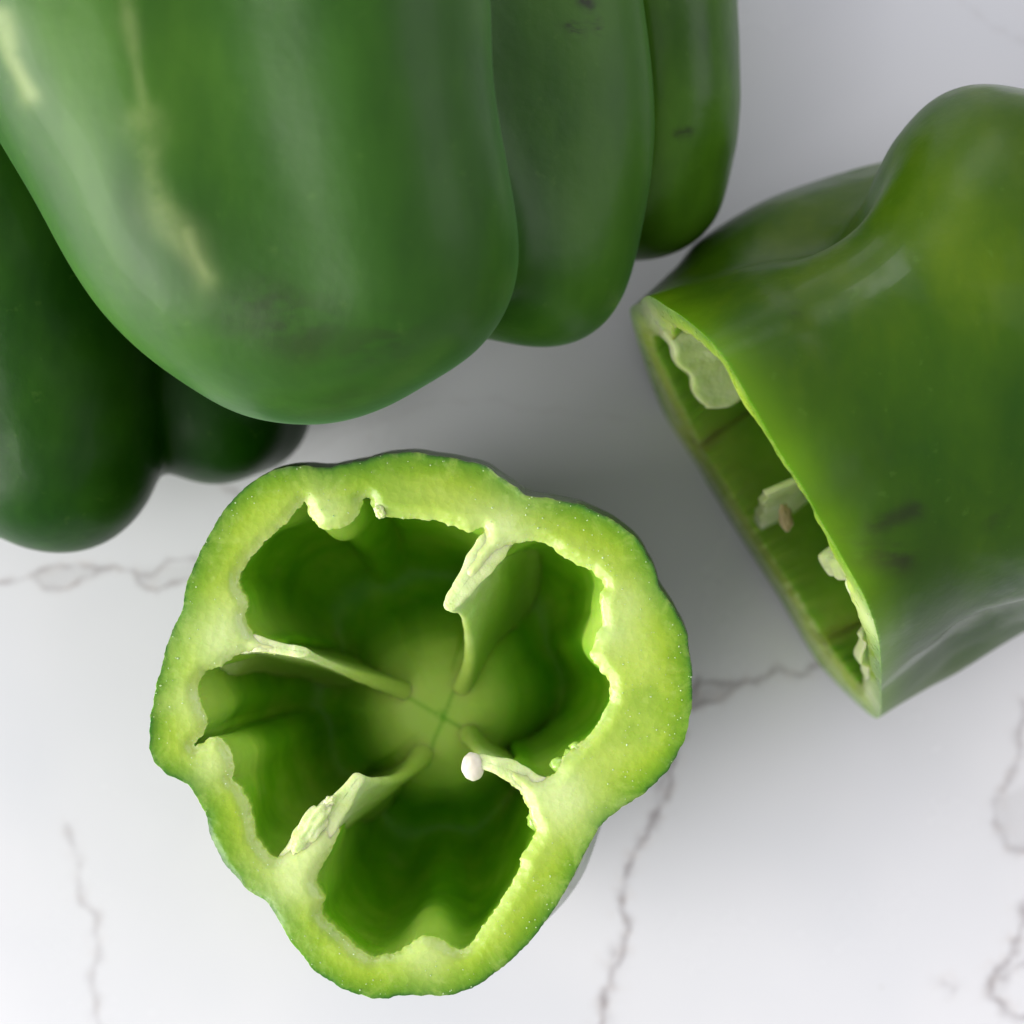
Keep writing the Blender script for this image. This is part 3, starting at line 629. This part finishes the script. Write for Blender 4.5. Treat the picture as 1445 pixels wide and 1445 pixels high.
R0 = np.linalg.norm(oB-cenB, axis=1); R17 = radial(s17)
keys_R = [R0, .45*R0+.55*R17, R17, radial(s30), radial(s45), radial(s57), radial(s69), radial(wavy(s69, .72)), radial(wavy(s69, .45)), radial(wavy(s69, .2)), radial(wavy(s69, .06))]
kk_ = open_spline(np.column_stack([keys_t, np.array(keys_R)]), 200)
dirB = (oB-cenB)/R0[:, None]
rings = []
for row in kk_:
    rings.append(toB(cenB+dirB*row[1:, None], np.full(NB, row[0])))
outB3 = np.array(rings)
def bumpsum(q, L):
    s_ = np.zeros(len(q))
    for u, v, a, wd in L: s_ += a*np.exp(-(np.linalg.norm(q-np.array([u, v]), axis=1)/wd)**2)
    return s_
ribB = [on_plane(925, 458), on_plane(1066, 742), on_plane(1222, 870), on_plane(1215, 960)]
nb_ = nrm2(oB)
if ((nb_*(oB-cenB)).sum(1)).mean() < 0: nb_ = -nb_
thk = 0.56+0.05*noise1(NB, [3, 5], 1, .7, 9)
thk = thk+.55*sm(-oB[:, 1], -1.9, -.4)
thk = thk+bumpsum(oB, [(*(ribB[0]), .30, .7), (*(ribB[1]), .25, .5), (*ribB[2], .30, .6), (*ribB[3], .25, .5), (-1.5, 7.2, .15, .4)])
iB = smooth_closed(smooth_closed(oB, 30)-nb_*thk[:, None], 25)+nb_*(noise1(NB, [30, 75, 150], .030, .85, 16)+.09*np.maximum(0, noise1(NB, [16, 37, 60], 1, .8, 41))*(oB[:, 1] > 4))[:, None]
iBs = smooth_closed(iB, 40); rings = []
for tt_, sc in open_spline([(0, 1), (.6, 1.03), (1.6, 1.05), (3.2, 1.05), (4.6, 1.04), (5.6, .92), (6.4, .65), (6.6, .35), (6.3, .05)], 80):
    k = float(sm(np.array(tt_), 0, .6)); p = cenB+(iB*(1-k)+iBs*k-cenB)*sc
    j = int(np.argmin(np.abs(kk_[:150, 0]-tt_))); ro = smooth_closed(kk_[j, 1:][:, None], 30)[:, 0]; rp = np.linalg.norm(p-cenB, axis=1); ap = np.arctan2(p[:, 1]-cenB[1], p[:, 0]-cenB[0]); ks = np.argsort(th_); ro = np.interp(ap, th_[ks], ro[ks], period=2*np.pi)
    lim = np.minimum(rp, ro-.5*k-.35*(1-k)); rings.append(toB(cenB+(p-cenB)*(lim/rp)[:, None], np.full(NB, tt_)))
inB3 = np.array(rings)+nB*(DROP*np.linspace(1, 0, len(rings)))[:, None, None]
ipB = np.zeros(inB3.shape[:2])
for b in ribB: ipB = np.maximum(ipB, .5*np.exp(-(np.linalg.norm(iB-b, axis=1)/.6)**2)[None, :]*np.linspace(1, .6, 80)[:, None])
ipB = np.maximum(ipB, (.55*np.exp(-(np.linspace(0, 7, 80)/.3)**2))[:, None]*np.ones(NB))
ipB = np.maximum(ipB, (.8*np.exp(-(np.linspace(0, 7, 80)/1.2)**2))[:, None]*(1-sm(iB[:, 1], .9, 2.0))[None, :])  # light entering the opening, painted as paler lining along the floor
ppB = [(b[0], b[1], .85, .9) for b in ribB]
V, F, fm, A = rings_mesh(outB3, oB, iB, inB3, lambda q, z: toB(q, -z), pale_pts=ppB, pale_r=.6, inner_pale=ipB, rim_glow_w=.42, seed=5)
TB = thing('cut_bell_pepper', (outB3[60].mean(0)[0], outB3[60].mean(0)[1], 0), 'upper half of a green bell pepper lying on its side, cut opening facing lower left', 'bell pepper', 'halves of a cut bell pepper')
qv = PX(V); topm = (V[:, 2] > 3.5)
for pts, wd, st in (([(1190, 765), (1215, 785), (1270, 790)], 22, 1.1), ([(1230, 745), (1290, 720)], 14, .8), ([(1150, 590), (1165, 600)], 0.1, 0), ([(1118, 450), (1124, 446)], 7, .6), ([(1395, 740), (1420, 720)], 9, .4)):
    A['brown'] = np.maximum(A['brown'], st*np.exp(-(seg_dist(qv, np.array(pts, float))/wd)**2)*topm)
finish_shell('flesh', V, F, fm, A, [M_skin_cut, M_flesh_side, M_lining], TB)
def lvB(pts): return [(toB(np.array(q), np.array(float(t))), hw) for q, t, hw in pts]
def L2(a, b, f): return tuple(np.array(a)*(1-f)+np.array(b)*f)
def bladeB(r0, tip, levels, seed, dark=.5, rag=.06):
    r0 = np.array(r0); tip = np.array(tip); L = []
    la = np.array([(t, *sh, h0, h1) for t, sh, h0, h1 in levels]); la = open_spline(la, 9); rj = np.random.default_rng(seed)
    for t, sx_, sy_, hw0, hw1 in la:
        shift = (sx_+rj.normal(0, .05), sy_+rj.normal(0, .05)); hw1 = hw1*.55
        a, b = r0+np.array(shift)*.3, tip+np.array(shift); a = a+(cenB-a)/np.linalg.norm(cenB-a)*min(.5, .3*t)
        L.append(lvB([(L2(a, b, f), t, hw0*(1-f)+hw1*f) for f in (0, .25, .5, .75, 1)]))
    return blade('rib', L, M_rib, TB, up=-nB, seed=seed, dark=dark, rag=rag)
u1, u2 = on_plane(920, 452), on_plane(990, 575)
bladeB(u1, u2, [(.04, (0, 0), .22, .12), (1.0, (.25, -.1), .22, .12), (2.4, (.7, -.3), .24, .10), (4.0, (1.2, -.6), .26, .12)], 11)
u1, u2 = on_plane(1062, 745), on_plane(1072, 700)
bladeB(u1, u2, [(.10, (0, 0), .12, .10), (1.0, (0, .2), .13, .10), (2.4, (-.1, .5), .16, .10), (4.0, (-.2, .9), .26, .12)], 12)
u1, u2 = on_plane(1222, 868), on_plane(1150, 800)
bladeB(u1, u2, [(.22, (0, 0), .16, .34), (1.0, (-.1, .0), .16, .26), (2.4, (-.4, .1), .24, .16), (4.0, (-.8, .2), .26, .12)], 13, .4)
u1, u2 = on_plane(1228, 985), on_plane(1206, 900)
bladeB(u1, u2, [(.05, (0, 0), .20, .14), (1.0, (0, .1), .22, .12), (2.4, (-.1, .2), .24, .10), (4.0, (-.2, .3), .26, .12)], 14)
M_peach = simple('torn_peach_membrane', (0.52, 0.42, 0.20), 0.4, 0.5)
blob('torn_membrane', toB(on_plane(1090, 742), np.array(.25)), (.12, .25, .06), M_peach, TB, (0.5, 0.3, 0.45), 0.14, 5)
